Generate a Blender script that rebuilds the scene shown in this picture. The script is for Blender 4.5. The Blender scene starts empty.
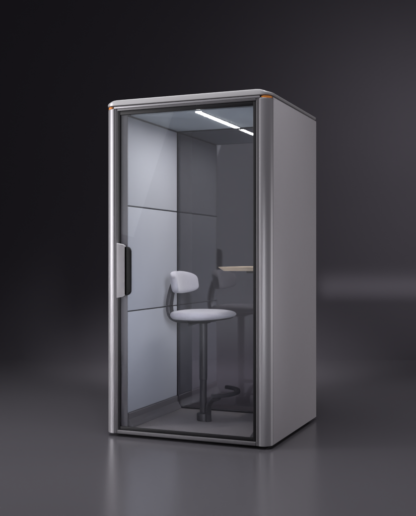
import bpy, bmesh, math, random
from mathutils import Vector, Matrix
random.seed(4)
S = bpy.context.scene
C = S.collection
PI = math.pi

# ------------------------------------------------------------------ dimensions (metres)
W, D = 1.139, 1.06          # booth footprint
R = 0.065                   # front corner radius
DX0, DX1 = 0.093, 1.046     # door opening
ZB, ZP = 0.020, 2.150       # underside and top of the shell
XL, XR, YB = 0.157, 1.035, 0.80   # inside faces of the walls and of the back window
ZF, ZC = 0.061, 2.094       # inside floor and ceiling

# ------------------------------------------------------------------ materials
def mat(name, col, rough=0.5, metal=0.0, bump=None, var=0.0, spec=0.5, sheen=0.0, coat=0.0, grain=0.0):
    m = bpy.data.materials.new(name); m.use_nodes = True
    nt = m.node_tree; b = nt.nodes['Principled BSDF']
    b.inputs['Base Color'].default_value = (*col, 1)
    b.inputs['Roughness'].default_value = rough
    b.inputs['Metallic'].default_value = metal
    b.inputs['Specular IOR Level'].default_value = spec
    b.inputs['Sheen Weight'].default_value = sheen
    b.inputs['Coat Weight'].default_value = coat
    tc = nt.nodes.new('ShaderNodeTexCoord')
    if bump:
        scale, strength, stretch = bump
        mp = nt.nodes.new('ShaderNodeMapping'); mp.inputs['Scale'].default_value = stretch
        n = nt.nodes.new('ShaderNodeTexNoise'); n.inputs['Scale'].default_value = scale
        n.inputs['Detail'].default_value = 4
        bp = nt.nodes.new('ShaderNodeBump'); bp.inputs['Strength'].default_value = strength
        bp.inputs['Distance'].default_value = 0.001
        nt.links.new(tc.outputs['Object'], mp.inputs[0]); nt.links.new(mp.outputs[0], n.inputs['Vector'])
        nt.links.new(n.outputs['Fac'], bp.inputs['Height']); nt.links.new(bp.outputs[0], b.inputs['Normal'])
    if var:
        n2 = nt.nodes.new('ShaderNodeTexNoise'); n2.inputs['Scale'].default_value = 3.1
        n2.inputs['Detail'].default_value = 6; n2.inputs['Roughness'].default_value = 0.65
        nt.links.new(tc.outputs['Object'], n2.inputs['Vector'])
        mr = nt.nodes.new('ShaderNodeMapRange')
        mr.inputs['To Min'].default_value = 1 - var; mr.inputs['To Max'].default_value = 1 + var
        nt.links.new(n2.outputs['Fac'], mr.inputs['Value'])
        if grain:
            n3 = nt.nodes.new('ShaderNodeTexNoise'); n3.inputs['Scale'].default_value = 210; n3.inputs['Detail'].default_value = 3
            nt.links.new(tc.outputs['Object'], n3.inputs['Vector'])
            m3 = nt.nodes.new('ShaderNodeMapRange')
            m3.inputs['From Min'].default_value = .3; m3.inputs['From Max'].default_value = .7
            m3.inputs['To Min'].default_value = 1 - grain; m3.inputs['To Max'].default_value = 1 + grain
            nt.links.new(n3.outputs['Fac'], m3.inputs['Value'])
            mm = nt.nodes.new('ShaderNodeMath'); mm.operation = 'MULTIPLY'
            nt.links.new(mr.outputs[0], mm.inputs[0]); nt.links.new(m3.outputs[0], mm.inputs[1]); mr = mm
        mx = nt.nodes.new('ShaderNodeMix'); mx.data_type = 'RGBA'; mx.blend_type = 'MULTIPLY'
        mx.inputs[0].default_value = 1
        mx.inputs[6].default_value = (*col, 1)
        nt.links.new(mr.outputs[0], mx.inputs[7]); nt.links.new(mx.outputs[2], b.inputs['Base Color'])
        mr2 = nt.nodes.new('ShaderNodeMapRange')
        mr2.inputs['To Min'].default_value = rough - var * .5; mr2.inputs['To Max'].default_value = rough + var * .5
        nt.links.new(n2.outputs['Fac'], mr2.inputs['Value']); nt.links.new(mr2.outputs[0], b.inputs['Roughness'])
    return m

def glass(name, tint, refl, rough=0.0):
    m = bpy.data.materials.new(name); m.use_nodes = True
    nt = m.node_tree; nt.nodes.remove(nt.nodes['Principled BSDF'])
    out = nt.nodes['Material Output']
    tr = nt.nodes.new('ShaderNodeBsdfTransparent'); tr.inputs[0].default_value = (*tint, 1)
    gl = nt.nodes.new('ShaderNodeBsdfGlossy'); gl.inputs['Roughness'].default_value = rough
    gl.inputs[0].default_value = (.96, .97, 1, 1)
    fr = nt.nodes.new('ShaderNodeLayerWeight'); fr.inputs['Blend'].default_value = 0.12
    mr = nt.nodes.new('ShaderNodeMapRange'); mr.inputs['To Min'].default_value = refl; mr.inputs['To Max'].default_value = 1
    mx = nt.nodes.new('ShaderNodeMixShader')
    nt.links.new(fr.outputs['Fresnel'], mr.inputs['Value'])
    nt.links.new(mr.outputs[0], mx.inputs[0])
    nt.links.new(tr.outputs[0], mx.inputs[1]); nt.links.new(gl.outputs[0], mx.inputs[2])
    nt.links.new(mx.outputs[0], out.inputs[0])
    return m

def emit(name, col, s):
    m = bpy.data.materials.new(name); m.use_nodes = True
    b = m.node_tree.nodes['Principled BSDF']
    b.inputs['Base Color'].default_value = (*col, 1)
    b.inputs['Emission Color'].default_value = (*col, 1); b.inputs['Emission Strength'].default_value = s
    return m

M = dict(
    alu=mat('satin_aluminium', (.34, .33, .348), .40, .40, None, .025),
    shell=mat('grey_powder_coat', (.50, .478, .505), .7, 0, (700, .45, (1, 1, 1)), .04, .3, grain=.08),
    frame=mat('frame_grey_paint', (.115, .11, .118), .45, .2, (600, .1, (1, 1, 1)), .03),
    lid=mat('lid_aluminium', (.50, .49, .50), .42, .35, (600, .1, (1, 1, 1)), .03),
    black=mat('black_anodised', (.006, .0055, .007), .5, 0, None, .03, .3),
    darkm=mat('dark_grey_metal', (.10, .098, .105), .5, .2, (500, .05, (1, 1, 1)), .04),
    felt=mat('blue_grey_felt', (.43, .455, .51), .95, 0, (420, .55, (1, 1, 1)), .05, .2, .3, grain=.06),
    ceil=mat('ceiling_felt', (.40, .46, .51), .95, 0, (420, .5, (1, 1, 1)), .04, .2),
    skirt=mat('skirting_grey', (.155, .148, .155), .45, 0, (500, .15, (1, 1, 1)), .04),
    carpet=mat('grey_carpet', (.31, .288, .295), .95, 0, (700, .9, (1, 1, 1)), .08, .2, grain=.12),
    fabric=mat('light_grey_upholstery', (.49, .48, .525), .9, 0, (700, .6, (1, 1, 1)), .05, .25, .4, grain=.08),
    stool=mat('graphite_paint', (.042, .040, .045), .45, .1, (700, .12, (1, 1, 1)), .05),
    rubber=mat('black_rubber', (.01, .01, .011), .6),
    grip=mat('black_grip', (.004, .004, .0045), .5, 0, (800, .2, (1, 1, 1)), 0, .25),
    plate=mat('handle_metal', (.34, .33, .345), .33, .6, (9, .05, (60, 60, 1)), .03),
    pane=glass('clear_glass', (.915, .92, .94), .035),
    tinted=glass('smoked_glass', (.80, .78, .80), .10),
    lamp=emit('lamp_diffuser', (1, .96, .91), 108),
    amber=emit('amber_indicator', (.75, .25, .04), .16),
)


def wood():
    m = bpy.data.materials.new('pale_ash_wood'); m.use_nodes = True
    nt = m.node_tree; b = nt.nodes['Principled BSDF']; b.inputs['Roughness'].default_value = .5
    tc = nt.nodes.new('ShaderNodeTexCoord'); mp = nt.nodes.new('ShaderNodeMapping')
    mp.inputs['Scale'].default_value = (2, 40, 60)
    n = nt.nodes.new('ShaderNodeTexNoise'); n.inputs['Scale'].default_value = 2.5; n.inputs['Detail'].default_value = 5
    cr = nt.nodes.new('ShaderNodeValToRGB')
    cr.color_ramp.elements[0].color = (.52, .42, .30, 1); cr.color_ramp.elements[1].color = (.68, .565, .42, 1)
    cr.color_ramp.elements[0].position = .3; cr.color_ramp.elements[1].position = .7
    nt.links.new(tc.outputs['Object'], mp.inputs[0]); nt.links.new(mp.outputs[0], n.inputs['Vector'])
    nt.links.new(n.outputs['Fac'], cr.inputs[0]); nt.links.new(cr.outputs[0], b.inputs['Base Color'])
    return m
M['wood'] = wood()

# ------------------------------------------------------------------ mesh helpers
def link(name, bm, m, parent=None, smooth=35):
    bmesh.ops.remove_doubles(bm, verts=bm.verts, dist=1e-6)
    bmesh.ops.recalc_face_normals(bm, faces=bm.faces)
    me = bpy.data.meshes.new(name); bm.to_mesh(me); bm.free()
    me.materials.append(m)
    for p in me.polygons: p.use_smooth = True
    me.set_sharp_from_angle(angle=math.radians(smooth))
    o = bpy.data.objects.new(name, me); C.objects.link(o)
    if parent: o.parent = parent
    return o

def add_box(bm, x0, x1, y0, y1, z0, z1, bev=0.0, seg=2):
    t = bmesh.new()
    bmesh.ops.create_cube(t, size=1)
    for v in t.verts:
        v.co = Vector((x0 + (v.co.x + .5) * (x1 - x0), y0 + (v.co.y + .5) * (y1 - y0), z0 + (v.co.z + .5) * (z1 - z0)))
    if bev: bmesh.ops.bevel(t, geom=list(t.edges), offset=bev, segments=seg, profile=.5, affect='EDGES')
    merge(bm, t)

def merge(bm, t):
    me = bpy.data.meshes.new('tmp'); t.to_mesh(me); t.free(); bm.from_mesh(me); bpy.data.meshes.remove(me)

def loft(bm, rings, cap0=True, cap1=True, closed=False):
    vs = [[bm.verts.new(p) for p in r] for r in rings]
    n = len(vs[0]); k = len(vs)
    for i in range(k if closed else k - 1):
        a, b = vs[i], vs[(i + 1) % k]
        for j in range(n):
            bm.faces.new((a[j], a[(j + 1) % n], b[(j + 1) % n], b[j]))
    if not closed:
        if cap0: bm.faces.new(vs[0][::-1])
        if cap1: bm.faces.new(vs[-1])

def prism(bm, plan, z0, z1, bev=0.003):
    """extrude a plan polygon upward with a small chamfer at both ends"""
    cx = sum(p[0] for p in plan) / len(plan); cy = sum(p[1] for p in plan) / len(plan)
    def ring(z, s):
        out = []
        for x, y in plan:
            dx, dy = x - cx, y - cy; l = math.hypot(dx, dy) or 1
            out.append((x - dx / l * s, y - dy / l * s, z))
        return out
    loft(bm, [ring(z0, bev), ring(z0 + bev, 0), ring(z1 - bev, 0), ring(z1, bev)])

def rrect(x0, x1, y0, y1, rs, z, seg=10):
    """rounded rectangle ring; rs = radii at (x0,y0),(x1,y0),(x1,y1),(x0,y1)"""
    pts = []
    for (cx, cy, a0, r) in ((x0 + rs[0], y0 + rs[0], PI, rs[0]), (x1 - rs[1], y0 + rs[1], 1.5 * PI, rs[1]),
                            (x1 - rs[2], y1 - rs[2], 0, rs[2]), (x0 + rs[3], y1 - rs[3], .5 * PI, rs[3])):
        for i in range(seg + 1):
            a = a0 + .5 * PI * i / seg
            pts.append((cx + r * math.cos(a), cy + r * math.sin(a), z))
    return pts

def sweep(bm, path, prof, up=Vector((0, 0, 1)), scales=None):
    """sweep a 2-D profile (side, up) along path"""
    rings = []
    n = len(path)
    for i, p in enumerate(path):
        t = (path[min(i + 1, n - 1)] - path[max(i - 1, 0)]).normalized()
        s = t.cross(up)
        s = s.normalized() if s.length > 1e-4 else Vector((1, 0, 0))
        u = s.cross(t).normalized()
        k = scales[i] if scales else (1, 1)
        rings.append([p + s * a * k[0] + u * b * k[1] for a, b in prof])
    loft(bm, rings)

def rprof(w, h, r, seg=4):
    return [(x, y) for x, y, _ in rrect(-w / 2, w / 2, -h / 2, h / 2, (r,) * 4, 0, seg)]

def spline(pts, n=24):
    pts = [Vector(p) for p in pts]; out = []
    P = [2 * pts[0] - pts[1]] + pts + [2 * pts[-1] - pts[-2]]
    for i in range(1, len(P) - 2):
        a, b, c, d = P[i - 1:i + 3]
        for k in range(n // (len(pts) - 1) + 1):
            t = k / (n // (len(pts) - 1) + 1)
            out.append(.5 * ((2 * b) + (c - a) * t + (2 * a - 5 * b + 4 * c - d) * t * t + (3 * b - a - 3 * c + d) * t ** 3))
    out.append(pts[-1]); return out

def lathe(bm, prof, cx, cy, seg=40, ex=1, ey=1):
    loft(bm, [[(cx + r * ex * math.cos(2 * PI * i / seg), cy + r * ey * math.sin(2 * PI * i / seg), z) for i in range(seg)] for r, z in prof])

def thing(name, label, cat, loc):
    o = bpy.data.objects.new(name, None); C.objects.link(o)
    o.empty_display_size = .2; o.location = loc; o['label'] = label; o['category'] = cat
    return o

# ------------------------------------------------------------------ the camera
CAM = Vector((2.738, -4.841, 1.165)); TH = math.radians(22.5)
FWD = Vector((-math.sin(TH), math.cos(TH), 0)); RGT = Vector((math.cos(TH), math.sin(TH), 0))
cd = bpy.data.cameras.new('camera'); cam = bpy.data.objects.new('camera', cd); C.objects.link(cam)
cam.location = CAM; cam.rotation_euler = (PI / 2, 0, TH)
cd.sensor_fit = 'HORIZONTAL'; cd.sensor_width = 36; cd.lens = 36 * 841 / 416
cd.clip_end = 200; cd.clip_start = .05
S.camera = cam

# ------------------------------------------------------------------ studio floor and backdrop
def studio(name, rows, m):
    bm = bmesh.new()
    o = CAM.copy(); o.z = 0
    us = [-14 + 28 * i / 14 for i in range(15)]
    vs = [[bm.verts.new(o + RGT * u + FWD * d + Vector((0, 0, z))) for u in us] for d, z in rows]
    for i in range(len(rows) - 1):
        for j in range(14):
            bm.faces.new((vs[i][j], vs[i][j + 1], vs[i + 1][j + 1], vs[i + 1][j]))
    ob = link(name, bm, m, None, 60); ob['kind'] = 'structure'
    return ob
def floor_mat():
    m = mat('studio_floor_grey', (.076, .072, .081), .23, 0, (900, .05, (1, 1, 1)), .012, .75)
    return m
DC, RC = 9.6, 2.2
studio('floor', [(-6, 0), (0, 0), (3, 0), (5, 0), (7, 0), (DC, 0)], floor_mat())
cove = [(DC + RC * math.sin(a), RC - RC * math.cos(a)) for a in [PI / 2 * i / 16 for i in range(17)]]
studio('backdrop', cove + [(DC + RC, 6), (DC + RC, 12)], mat('backdrop_grey', (.062, .058, .068), .9, 0, None, .03, .1))

# ------------------------------------------------------------------ the booth
booth = thing('office_booth', 'tall grey one person office booth with rounded corners and a framed glass door', 'booth', (0, 0, 0))

# plinth under the shell, set back so the booth floats on a dark gap
bm = bmesh.new(); add_box(bm, .05, W - .045, .05, D - .05, .006, .058, .002)
link('plinth', bm, M['black'], booth)
for x, y in ((.10, .10), (W - .10, .10), (.10, D - .10), (W - .10, D - .10)):
    bm = bmesh.new(); lathe(bm, [(.028, 0), (.03, .002), (.03, .007), (.02, .0085)], x, y, 24)
    link('foot', bm, M['rubber'], booth)

# corner posts: rounded outer face, small flat return beside the door
def front_post(side):
    plan = []
    for i in range(17):
        a = PI + .5 * PI * i / 16
        plan.append((R + R * math.cos(a), R + R * math.sin(a)))
    plan += [(R + .003, .001), (R + .003, .06), (.03, .06), (.03, .0655), (0.002, .0655)]
    if side > 0: plan = [(W - x, y) for x, y in plan]
    return plan
for s in (-1, 1):
    bm = bmesh.new(); prism(bm, front_post(s), ZB, 2.1385, .002)
    link('corner_post', bm, M['alu'], booth, 25)
    # amber light let into the joint between the post and the lid
    bm = bmesh.new()
    rings = []
    for k in range(17):
        t = k / 16; a = PI + .5 * PI * (.06 + .88 * t)
        hh = .0062 * (1 - abs(2 * t - 1) ** 3) + .0006
        ring = []
        for rr, zz in ((R - .010, -1), (R - .0035, -1), (R - .0015, 0), (R - .0035, 1), (R - .010, 1)):
            x = R + rr * math.cos(a); y = R + rr * math.sin(a)
            ring.append((x if s < 0 else W - x, y, 2.1465 + hh * zz))
        rings.append(ring)
    loft(bm, rings)
    link('indicator_light', bm, M['amber'], booth, 60)
# dark spacer that the amber lights sit in
for s in (-1, 1):
    bm = bmesh.new()
    pl = [(R + (R - .009) * math.cos(PI + .5 * PI * i / 12), R + (R - .009) * math.sin(PI + .5 * PI * i / 12)) for i in range(13)] + [(R, .06), (.03, .06), (.03, R)]
    if s > 0: pl = [(W - x, y) for x, y in pl]
    prism(bm, pl, 2.139, 2.1555, .001)
    link('spacer', bm, M['black'], booth)
# grey surround between the posts and the door, stepped
for s in (-1, 1):
    bm = bmesh.new()
    pl = [(R + .0035, .004), (.0805, .004), (.0812, .007), (.0828, .007), (.0835, .005), (.0915, .0062), (.0915, .034), (R + .0035, .034)]
    if s > 0: pl = [(W - x, y) for x, y in pl]
    prism(bm, pl, ZB + .0005, 2.1385, .001)
    link('door_surround', bm, M['frame'], booth, 20)

# side shells (outer skin)
for s in (-1, 1):
    bm = bmesh.new()
    x0, x1 = (0, .06) if s < 0 else (W - .06, W)
    add_box(bm, x0, x1,   .0675, D, ZB, ZP, .004, 2)
    link('side_panel', bm, M['shell'], booth)

# rear posts framing the back window
for x0, x1 in ((.0625, .164), (XR + .001, W - .0625)):
    bm = bmesh.new(); add_box(bm, x0, x1, YB + .02, D - .002, ZB + .002, ZP - .002, .003)
    link('rear_post', bm, M['darkm'], booth)

# fixed frame: sill rail and head rail across the front
bm = bmesh.new(); add_box(bm, .0920, W - .0920, .0025, .030, ZB, .0445, .004, 3)
link('sill_rail', bm, M['frame'], booth)
bm = bmesh.new(); add_box(bm, .0920, W - .0920, .0025, .030, 2.1235, 2.1385, .002)
link('head_rail', bm, M['frame'], booth)
bm = bmesh.new(); add_box(bm, R + .0005, W - R - .0005, .0012, .060, 2.1392, 2.1530, .003)
link('fascia', bm, M['alu'], booth)

# lid
bm = bmesh.new()
# extra points along the long edges so that the crown is smooth
def dense(r):
    out = []
    for i, p in enumerate(r):
        q = r[(i + 1) % len(r)]; out.append(p)
        if math.dist(p, q) > .3:
            n = 40
            for k in range(1, n):
                t = k / n; out.append((p[0] + (q[0] - p[0]) * t, p[1] + (q[1] - p[1]) * t, None))
    return out
def crown_ring(z, ix, iy, rf, crown):
    out = []
    for x, y, _ in dense(rrect(ix, W - ix, iy, D - iy, (rf, rf, .03, .03), z, 14)):
        e = max(0, min(1, min(x, W - x) / .085)); e = e * e * (3 - 2 * e)
        out.append((x, y, z + crown * e))
    return out
CR = [(2.1565, .012, .010, .058, 0), (2.1570, .003, .002, .063, 0), (2.1590, -.001, -.002, .066, .001), (2.1690, -.003, -.004, .068, .012),
      (2.1735, -.001, -.002, .067, .0165), (2.1755, .004, .003, .064, .0178), (2.1765, .012, .011, .058, .0180)]
loft(bm, [crown_ring(*c) for c in CR])
link('lid', bm, M['lid'], booth, 40)
bm = bmesh.new(); loft(bm, [rrect(.03, W - .03, .065, D - .03, (.02,) * 4, 2.1505, 8), rrect(.03, W - .03, .065, D - .03, (.02,) * 4, 2.1575, 8)])
link('shadow_gap', bm, M['black'], booth)

# inside lining: three felt panels on each side wall with thin dark joints
zs = [(.155, .812), (.820, 1.501), (1.509, 2.088)]
for s in (-1, 1):
    for z0, z1 in zs:
        bm = bmesh.new()
        x0, x1 = (.0625, XL) if s < 0 else (XR, W - .0625)
        add_box(bm, x0, x1, .028, YB - .006, z0, z1, .004, 3)
        link('acoustic_panel', bm, M['felt'], booth)
    bm = bmesh.new()
    x0, x1 = (.0615, XL - .012) if s < 0 else (XR + .012, W - .0615)
    add_box(bm, x0, x1, .0275, YB - .002, ZF, 2.125)
    link('lining_core', bm, M['black'], booth)
    # skirting with a sloping cove at the foot
    bm = bmesh.new()
    px = [(XL - .011, .1545), (XL + .004, .153), (XL + .006, .149), (XL + .006, .112), (XL + .034, .070), (XL + .036, .0625), (XL - .011, .0625)]
    if s > 0: px = [(XL + XR - x, z) for x, z in px]
    loft(bm, [[(x, .029, z) for x, z in px], [(x, YB - .006, z) for x, z in px]])
    link('skirting', bm, M['skirt'], booth, 25)

# inside floor
bm = bmesh.new(); add_box(bm, .062, W - .062, .0305, D - .004, .0465, ZF, .001)
link('floor_panel', bm, M['carpet'], booth)

# ceiling: upper slab and a felt raft hung just under it
bm = bmesh.new(); add_box(bm, .062, W - .062, .0305, D - .004, 2.1265, 2.1385)
link('ceiling_slab', bm, M['ceil'], booth)
bm = bmesh.new(); add_box(bm, XL + .009, XR - .009, .050, YB - .012, ZC, ZC + .016, .003)
link('ceiling_panel', bm, M['ceil'], booth)
# lamp let into the raft
lx, lw = .642, .020
lamp = None
bm = bmesh.new()
for a in ((lx - lw - .004, lx - lw, .060, .765), (lx + lw, lx + lw + .004, .060, .765)):
    add_box(bm, a[0], a[1], a[2], a[3], ZC - .006, ZC + .002)
add_box(bm, lx - lw - .004, lx + lw + .004, .7655, .770, ZC - .006, ZC + .002)
lamp = link('ceiling_light', bm, M['shell'], booth)
bm = bmesh.new(); add_box(bm, lx - lw + .0005, lx + lw - .0005, .062, .765, ZC - .004, ZC - .0005)
link('diffuser', bm, M['lamp'], lamp)

# back window
bm = bmesh.new()
add_box(bm, XL - .0005, XL + .008, YB - .003, YB + .04, .0625, 2.125, .001)
add_box(bm, XR - .008, XR + .0005, YB - .003, YB + .04, .0625, 2.125, .001)
add_box(bm, XL + .0085, XR - .0085, YB - .0025, YB + .04, .0625, .072, .001)
add_box(bm, XL + .0085, XR - .0085, YB - .0025, YB + .04, 2.088, 2.125, .001)
bw = link('back_window', bm, M['black'], booth)
bm = bmesh.new(); add_box(bm, XL + .0082, XR - .0082, YB, YB + .012, .0722, 2.0878)
link('glass_pane', bm, M['tinted'], bw)

# door: black frame, glass, handle
st = .018
bm = bmesh.new()
z0, z1 = .047, 2.1215
add_box(bm, DX0 + .0005, DX0 + st, .005, .0195, z0, z1, .002)
add_box(bm, DX1 - st, DX1 - .0005, .005, .0195, z0, z1, .002)
add_box(bm, DX0 + st + .0003, DX1 - st - .0003,   .0055, .0190, z1 - .025, z1 - .0003, .002)
add_box(bm, DX0 + st + .0003, DX1 - st - .0003,   .0055, .0190, z0 + .0003, z0 + .021, .002)
door = link('door', bm, M['black'], booth)
bm = bmesh.new(); add_box(bm, DX0 + st - .001, DX1 - st + .001, .012, .018, z0 + .020, z1 - .024)
link('glass_pane', bm, M['pane'], door)
# jambs behind the glass, at the front ends of the wall linings
for a, b in ((.0925, XL - .001), (XR + .001, W - .0925)):
    bm = bmesh.new(); add_box(bm, a, b, .0205, .0265, ZF + .001, 2.1255, .001)
    link('jamb', bm, M['skirt'], booth)
# handle: an aluminium plate folded round the stile with a black grip
hz0, hz1 = .905, 1.262
def handle_plate():
    b = bmesh.new()
    xa, xb = DX0 + .001, DX0 + .0685
    rings = []
    for i in range(25):
        t = i / 24; q = max(0, (t - .60) / .40); k = .030 * (1 - math.sqrt(max(0, 1 - q * q)))
        zt, zb = hz1 - .012 * t - k, hz0 + .012 * t + k
        x = xa + (xb - xa) * t; y = -.004 - .010 * math.sin(PI * (.42 + .50 * t))
        rings.append([(x, .0045, zb), (x, y + .002, zb), (x, y, zb + .002), (x, y, zt - .002), (x, y + .002, zt), (x, .0045, zt)])
    loft(b, rings)
    return b
link('handle', handle_plate(), M['plate'], door, 30)
b = bmesh.new()
gx0, gx1 = DX0 + .062, DX0 + .100
def gr(y, s):
    pts = [(x, y, z) for x, z, _ in rrect(gx0 + s, gx1 - s, hz0 + .018 + s, hz1 - .022 - s, (.006, .034, .034, .006), 0, 8)]
    return pts
loft(b, [gr(.0115, .002), gr(.009, 0), gr(-.009, 0), gr(-.0122, .0015), gr(-.013, .005)])
link('handle_grip', b, M['grip'], door, 40)

# worktop on the right wall, chamfered underneath
def worktop():
    b = bmesh.new()
    zt, zb = 1.106, 1.080
    xl, xr, yf, yb = .672, XR - .0005, .30, YB - .004
    rings = []
    for z, i in ((zb, .036), (zb + .004, .030), (zt - .004, .002), (zt - .001, 0), (zt, .002)):
        rings.append([(x, y, z) for x, y, _ in rrect(xl + i, xr, yf + (.004 if i > .02 else i * .5), yb, (.03, .002, .002, .002), 0, 8)])
    loft(b, rings)
    return b
link('worktop', worktop(), M['wood'], booth, 30)
b = bmesh.new()
b.free()
for y in (.42, .70):
    b = bmesh.new()
    loft(b, [[(x, yy, z) for x, z in ((XR - .001, .95), (XR - .014, .95), (XR - .014, 1.055), (XR - .20, 1.066), (XR - .20, 1.0795), (XR - .001, 1.0795))] for yy in (y, y + .03)])
    link('bracket', b, M['darkm'], booth)

# ------------------------------------------------------------------ the stool
X0, Y0 = .520, .430
stool = thing('bar_stool', 'light grey padded stool on a dark pedestal, standing inside the booth', 'stool', (X0, Y0, ZF))
def part(name, bm, m, parent, smooth=35):
    for v in bm.verts: v.co -= Vector((X0, Y0, ZF))
    return link(name, bm, m, parent, smooth)
z = ZF
bm = bmesh.new()
lathe(bm, [(.040, z + .0005), (.0435, z + .003), (.0435, z + .047), (.040, z + .052), (.028, z + .054)], X0, Y0, 36)
part('base', bm, M['stool'], stool)
bm = bmesh.new(); lathe(bm, [(.0235, z + .053), (.0235, .34), (.022, .3415)], X0, Y0, 32)
part('column', bm, M['stool'], stool)
bm = bmesh.new(); lathe(bm, [(.024, .3385), (.0272, .3415), (.0272, .735), (.024, .738)], X0, Y0, 32)
part('sleeve', bm, M['stool'], stool)
bm = bmesh.new(); add_box(bm, X0 - .085, X0 + .075, Y0 - .05, Y0 + .05, .7335, .7415, .003); add_box(bm, X0 - .05, X0 + .04, Y0 - .035, Y0 + .035, .722, .733, .004)
part('seat_mount', bm, M['stool'], stool)
bm = bmesh.new()
sweep(bm, spline([(X0 - .03, Y0 - .02, .728), (X0 - .045, Y0 - .06, .724), (X0 - .062, Y0 - .10, .714)], 12), rprof(.032, .013, .004))
part('lever', bm, M['stool'], stool)

# seat cushion: rounded squarish disc, thinner to the front
def seat(prof, grow=0.0, zoff=0.0):
    b = bmesh.new(); n = 64; rings = []
    for r, zz in prof:
        ring = []
        for i in range(n):
            a = 2 * PI * i / n; c, s = math.cos(a), math.sin(a); e = 2 / 2.5
            x = (.218 + grow) * r * math.copysign(abs(c) ** e, c); y = (.205 + grow) * r * math.copysign(abs(s) ** e, s)
            fx = max(0, x / .218); wz = max(0, min(1, (zz - .7545) / .056))
            zz2 = zz + .015 * fx ** 1.5 * (1 - wz) - .009 * fx ** 3 * wz + .005 * (y / .2) ** 2 * wz
            ring.append((X0 + .000 + x, Y0 + y, zz2 + zoff))
        rings.append(ring)
    loft(b, rings); return b
cush = [(.70, .7470), (.84, .7490), (.93, .7545), (.98, .7650), (1, .7770), (.99, .7880), (.96, .7955), (.90, .8015), (.78, .8065), (.55, .8095), (.28, .8100), (.05, .8100)]
part('seat', seat(cush), M['fabric'], stool, 80)
part('seat_shell', seat([(.50, .7410), (.80, .7420), (.90, .7475), (.915, .7520), (.80, .7490)]), M['stool'], stool, 40)

# back stem: a flat blade bending up from under the seat
bm = bmesh.new()
pth = spline([(X0 - .10, Y0, .734), (X0 - .185, Y0, .739), (X0 - .236, Y0, .765), (X0 - .253, Y0, .830), (X0 - .240, Y0, .925), (X0 - .206, Y0, 1.02)], 40)
n = len(pth)
sweep(bm, pth, rprof(.080, .030, .009), Vector((0, 0, 1)), [(1 - .25 * i / n, 1) for i in range(n)])
part('back_stem', bm, M['stool'], stool, 50)

# backrest pad: wrapped superellipsoid, tapering to its ends
def pad():
    b = bmesh.new(); nu, nv = 40, 24; rings = []
    def sp(v, e): return math.copysign(abs(v) ** e, v)
    for i in range(1, nv):
        ph = -PI / 2 + PI * i / nv; ring = []
        for j in range(nu):
            th = 2 * PI * j / nu
            ny = sp(math.cos(ph), .30) * sp(math.sin(th), .34); nx = sp(math.cos(ph), .42) * sp(math.cos(th), .50); nz = sp(math.sin(ph), .46)
            y = .186 * ny
            h = .077 * (1 - .27 * abs(ny) ** 1.7)
            x = .030 * nx + 1.5 * y * y
            zz = h * nz
            ring.append((X0 - .181 + x + zz * -.16, Y0 + y, 1.000 + zz - .004 * ny * ny))
        rings.append(ring)
    loft(b, rings); return b
part('backrest', pad(), M['fabric'], stool, 80)

# footrest: arc in front of the column on a swept arm
rf = .237
arc = [Vector((X0 + rf * math.cos(a), Y0 + rf * math.sin(a), .262)) for a in [math.radians(-54 + 124 * i / 40) for i in range(41)]]
bm = bmesh.new(); sweep(bm, arc, rprof(.030, .024, .006))
foot = part('footrest', bm, M['stool'], stool, 50)
bm = bmesh.new()
pth = spline([(X0 + .042, Y0 - .014, ZF + .003), (X0 + .046, Y0 - .024, .118), (X0 + .066, Y0 - .060, .180), (X0 + .118, Y0 - .118, .228), (X0 + .176, Y0 - .152, .250)], 40)
n = len(pth)
sweep(bm, pth, rprof(.040, .028, .010), Vector((.643, -.766, 0)), [(1.05 - .25 * i / n, 1.35 - .75 * (i / n) ** .7) for i in range(n)])
part('footrest_arm', bm, M['stool'], stool, 50)

# ------------------------------------------------------------------ studio lamps and added fill lights
def area(name, loc, target, sx, sy, power, col=(1, 1, 1), roll=0, spread=180):
    l = bpy.data.lights.new(name, 'AREA'); l.shape = 'RECTANGLE'; l.size = sx; l.size_y = sy
    l.energy = power; l.color = col; l.spread = math.radians(spread)
    o = bpy.data.objects.new(name, l); C.objects.link(o); o.location = loc
    q = (Vector(target) - Vector(loc)).to_track_quat('-Z', 'Y')
    o.rotation_euler = (q.to_matrix() @ Matrix.Rotation(math.radians(roll), 3, 'Z')).to_euler()
    return o
area('key_softbox', (-3.7, -2.5, 1.9), (.1, .1, 1.2), 1.2, 2.6, 52, (1, .98, 1), 0, 100)
area('reflected_softbox', (-1.62, -3.0, 3.1), (.5, 0, 1.6), 1.5, 3.4, 9, (.97, .98, 1), -14)
FS = area('added_front_light', (-.42, -2.0, 1.42), (-.42, 0, 1.42), 1.95, 2.80, 5.6, (.97, .98, 1))  # unseen light, added to brighten the reflections in the door and back window
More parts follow.
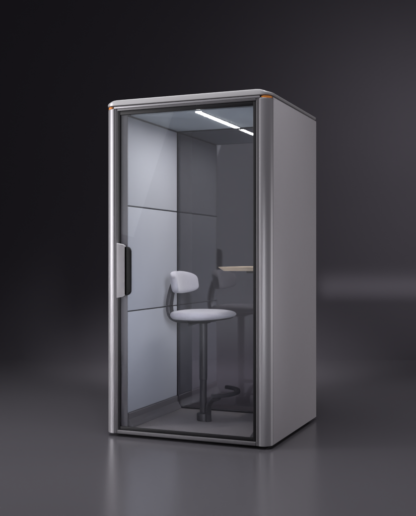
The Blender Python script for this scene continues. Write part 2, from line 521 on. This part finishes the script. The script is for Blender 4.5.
def soft_edges(o, bottom, edge):
    # fade the added light towards its rim so its reflection has no hard edge
    l = o.data; l.use_nodes = True; nt = l.node_tree; em = nt.nodes['Emission']
    g = nt.nodes.new('ShaderNodeNewGeometry'); sp = nt.nodes.new('ShaderNodeSeparateXYZ'); nt.links.new(g.outputs['Parametric'], sp.inputs[0])
    prev = None
    for out, a, b2 in (('Y', 0, bottom), ('Y', 1, 1 - edge), ('X', 0, edge), ('X', 1, 1 - edge)):
        mr = nt.nodes.new('ShaderNodeMapRange'); mr.interpolation_type = 'SMOOTHSTEP'
        mr.inputs['From Min'].default_value = min(a, b2); mr.inputs['From Max'].default_value = max(a, b2)
        mr.inputs['To Min'].default_value = 0 if a < b2 else 1; mr.inputs['To Max'].default_value = 1 if a < b2 else 0
        nt.links.new(sp.outputs[out], mr.inputs['Value'])
        if prev is None: prev = mr.outputs[0]
        else:
            m = nt.nodes.new('ShaderNodeMath'); m.operation = 'MULTIPLY'
            nt.links.new(prev, m.inputs[0]); nt.links.new(mr.outputs[0], m.inputs[1]); prev = m.outputs[0]
    nt.links.new(prev, em.inputs['Strength'])
soft_edges(FS, .22, .12)
area('rim_softbox', (4.4, 2.4, .95), (1.1, .5, .6), 1.6, 1.8, 28, (1, .97, .99))
area('added_wall_fill', (2.9, -3.9, 1.5), (.165, .42, .66),   .45, .9, 3.2, (.97, .97, 1), 0, 19)  # added fill, aimed through the door to brighten the inner left wall
p = CAM + FWD * 4.6 - RGT * .6; p.z = 5.2
t = p.copy(); t.z = 0
area('top_softbox', p, t, 5.0, 3.0, 128, (.98, .98, 1), -22.5, 105)
p = CAM + RGT * 3.4 + FWD * 9.6; p.z = 3.0
t = CAM + RGT * 2.9 + FWD * 11.8; t.z = 2.3
area('backdrop_lamp', p, t, 2.5, 2.0, 48, (1, .96, 1))
p = CAM + RGT * 3.6 + FWD * 10.6; p.z = .80
t = CAM + RGT * 3.6 + FWD * 11.8; t.z = .78
area('strip_lamp', p, t, 4.2, .26, 2.4, (1, .98, 1), 0, 30)

p = CAM + RGT * .06 + FWD * 7.0; p.z = 2.9
t = CAM + RGT * .06 + FWD * 8.9; t.z = .15
area('added_back_fill', p, t,   .4, 1.0, 27, (1, .97, 1), 0, 62)  # added light behind the booth, brightens what shows through the back window

w = bpy.data.worlds.new('World'); S.world = w; w.use_nodes = True
w.node_tree.nodes['Background'].inputs[0].default_value = (.52, .47, .57, 1)
w.node_tree.nodes['Background'].inputs[1].default_value = .15

S.view_settings.view_transform = 'Standard'; S.view_settings.look = 'None'
S.view_settings.exposure = 0; S.view_settings.gamma = 1
S.cycles.max_bounces = 12; S.cycles.transparent_max_bounces = 16
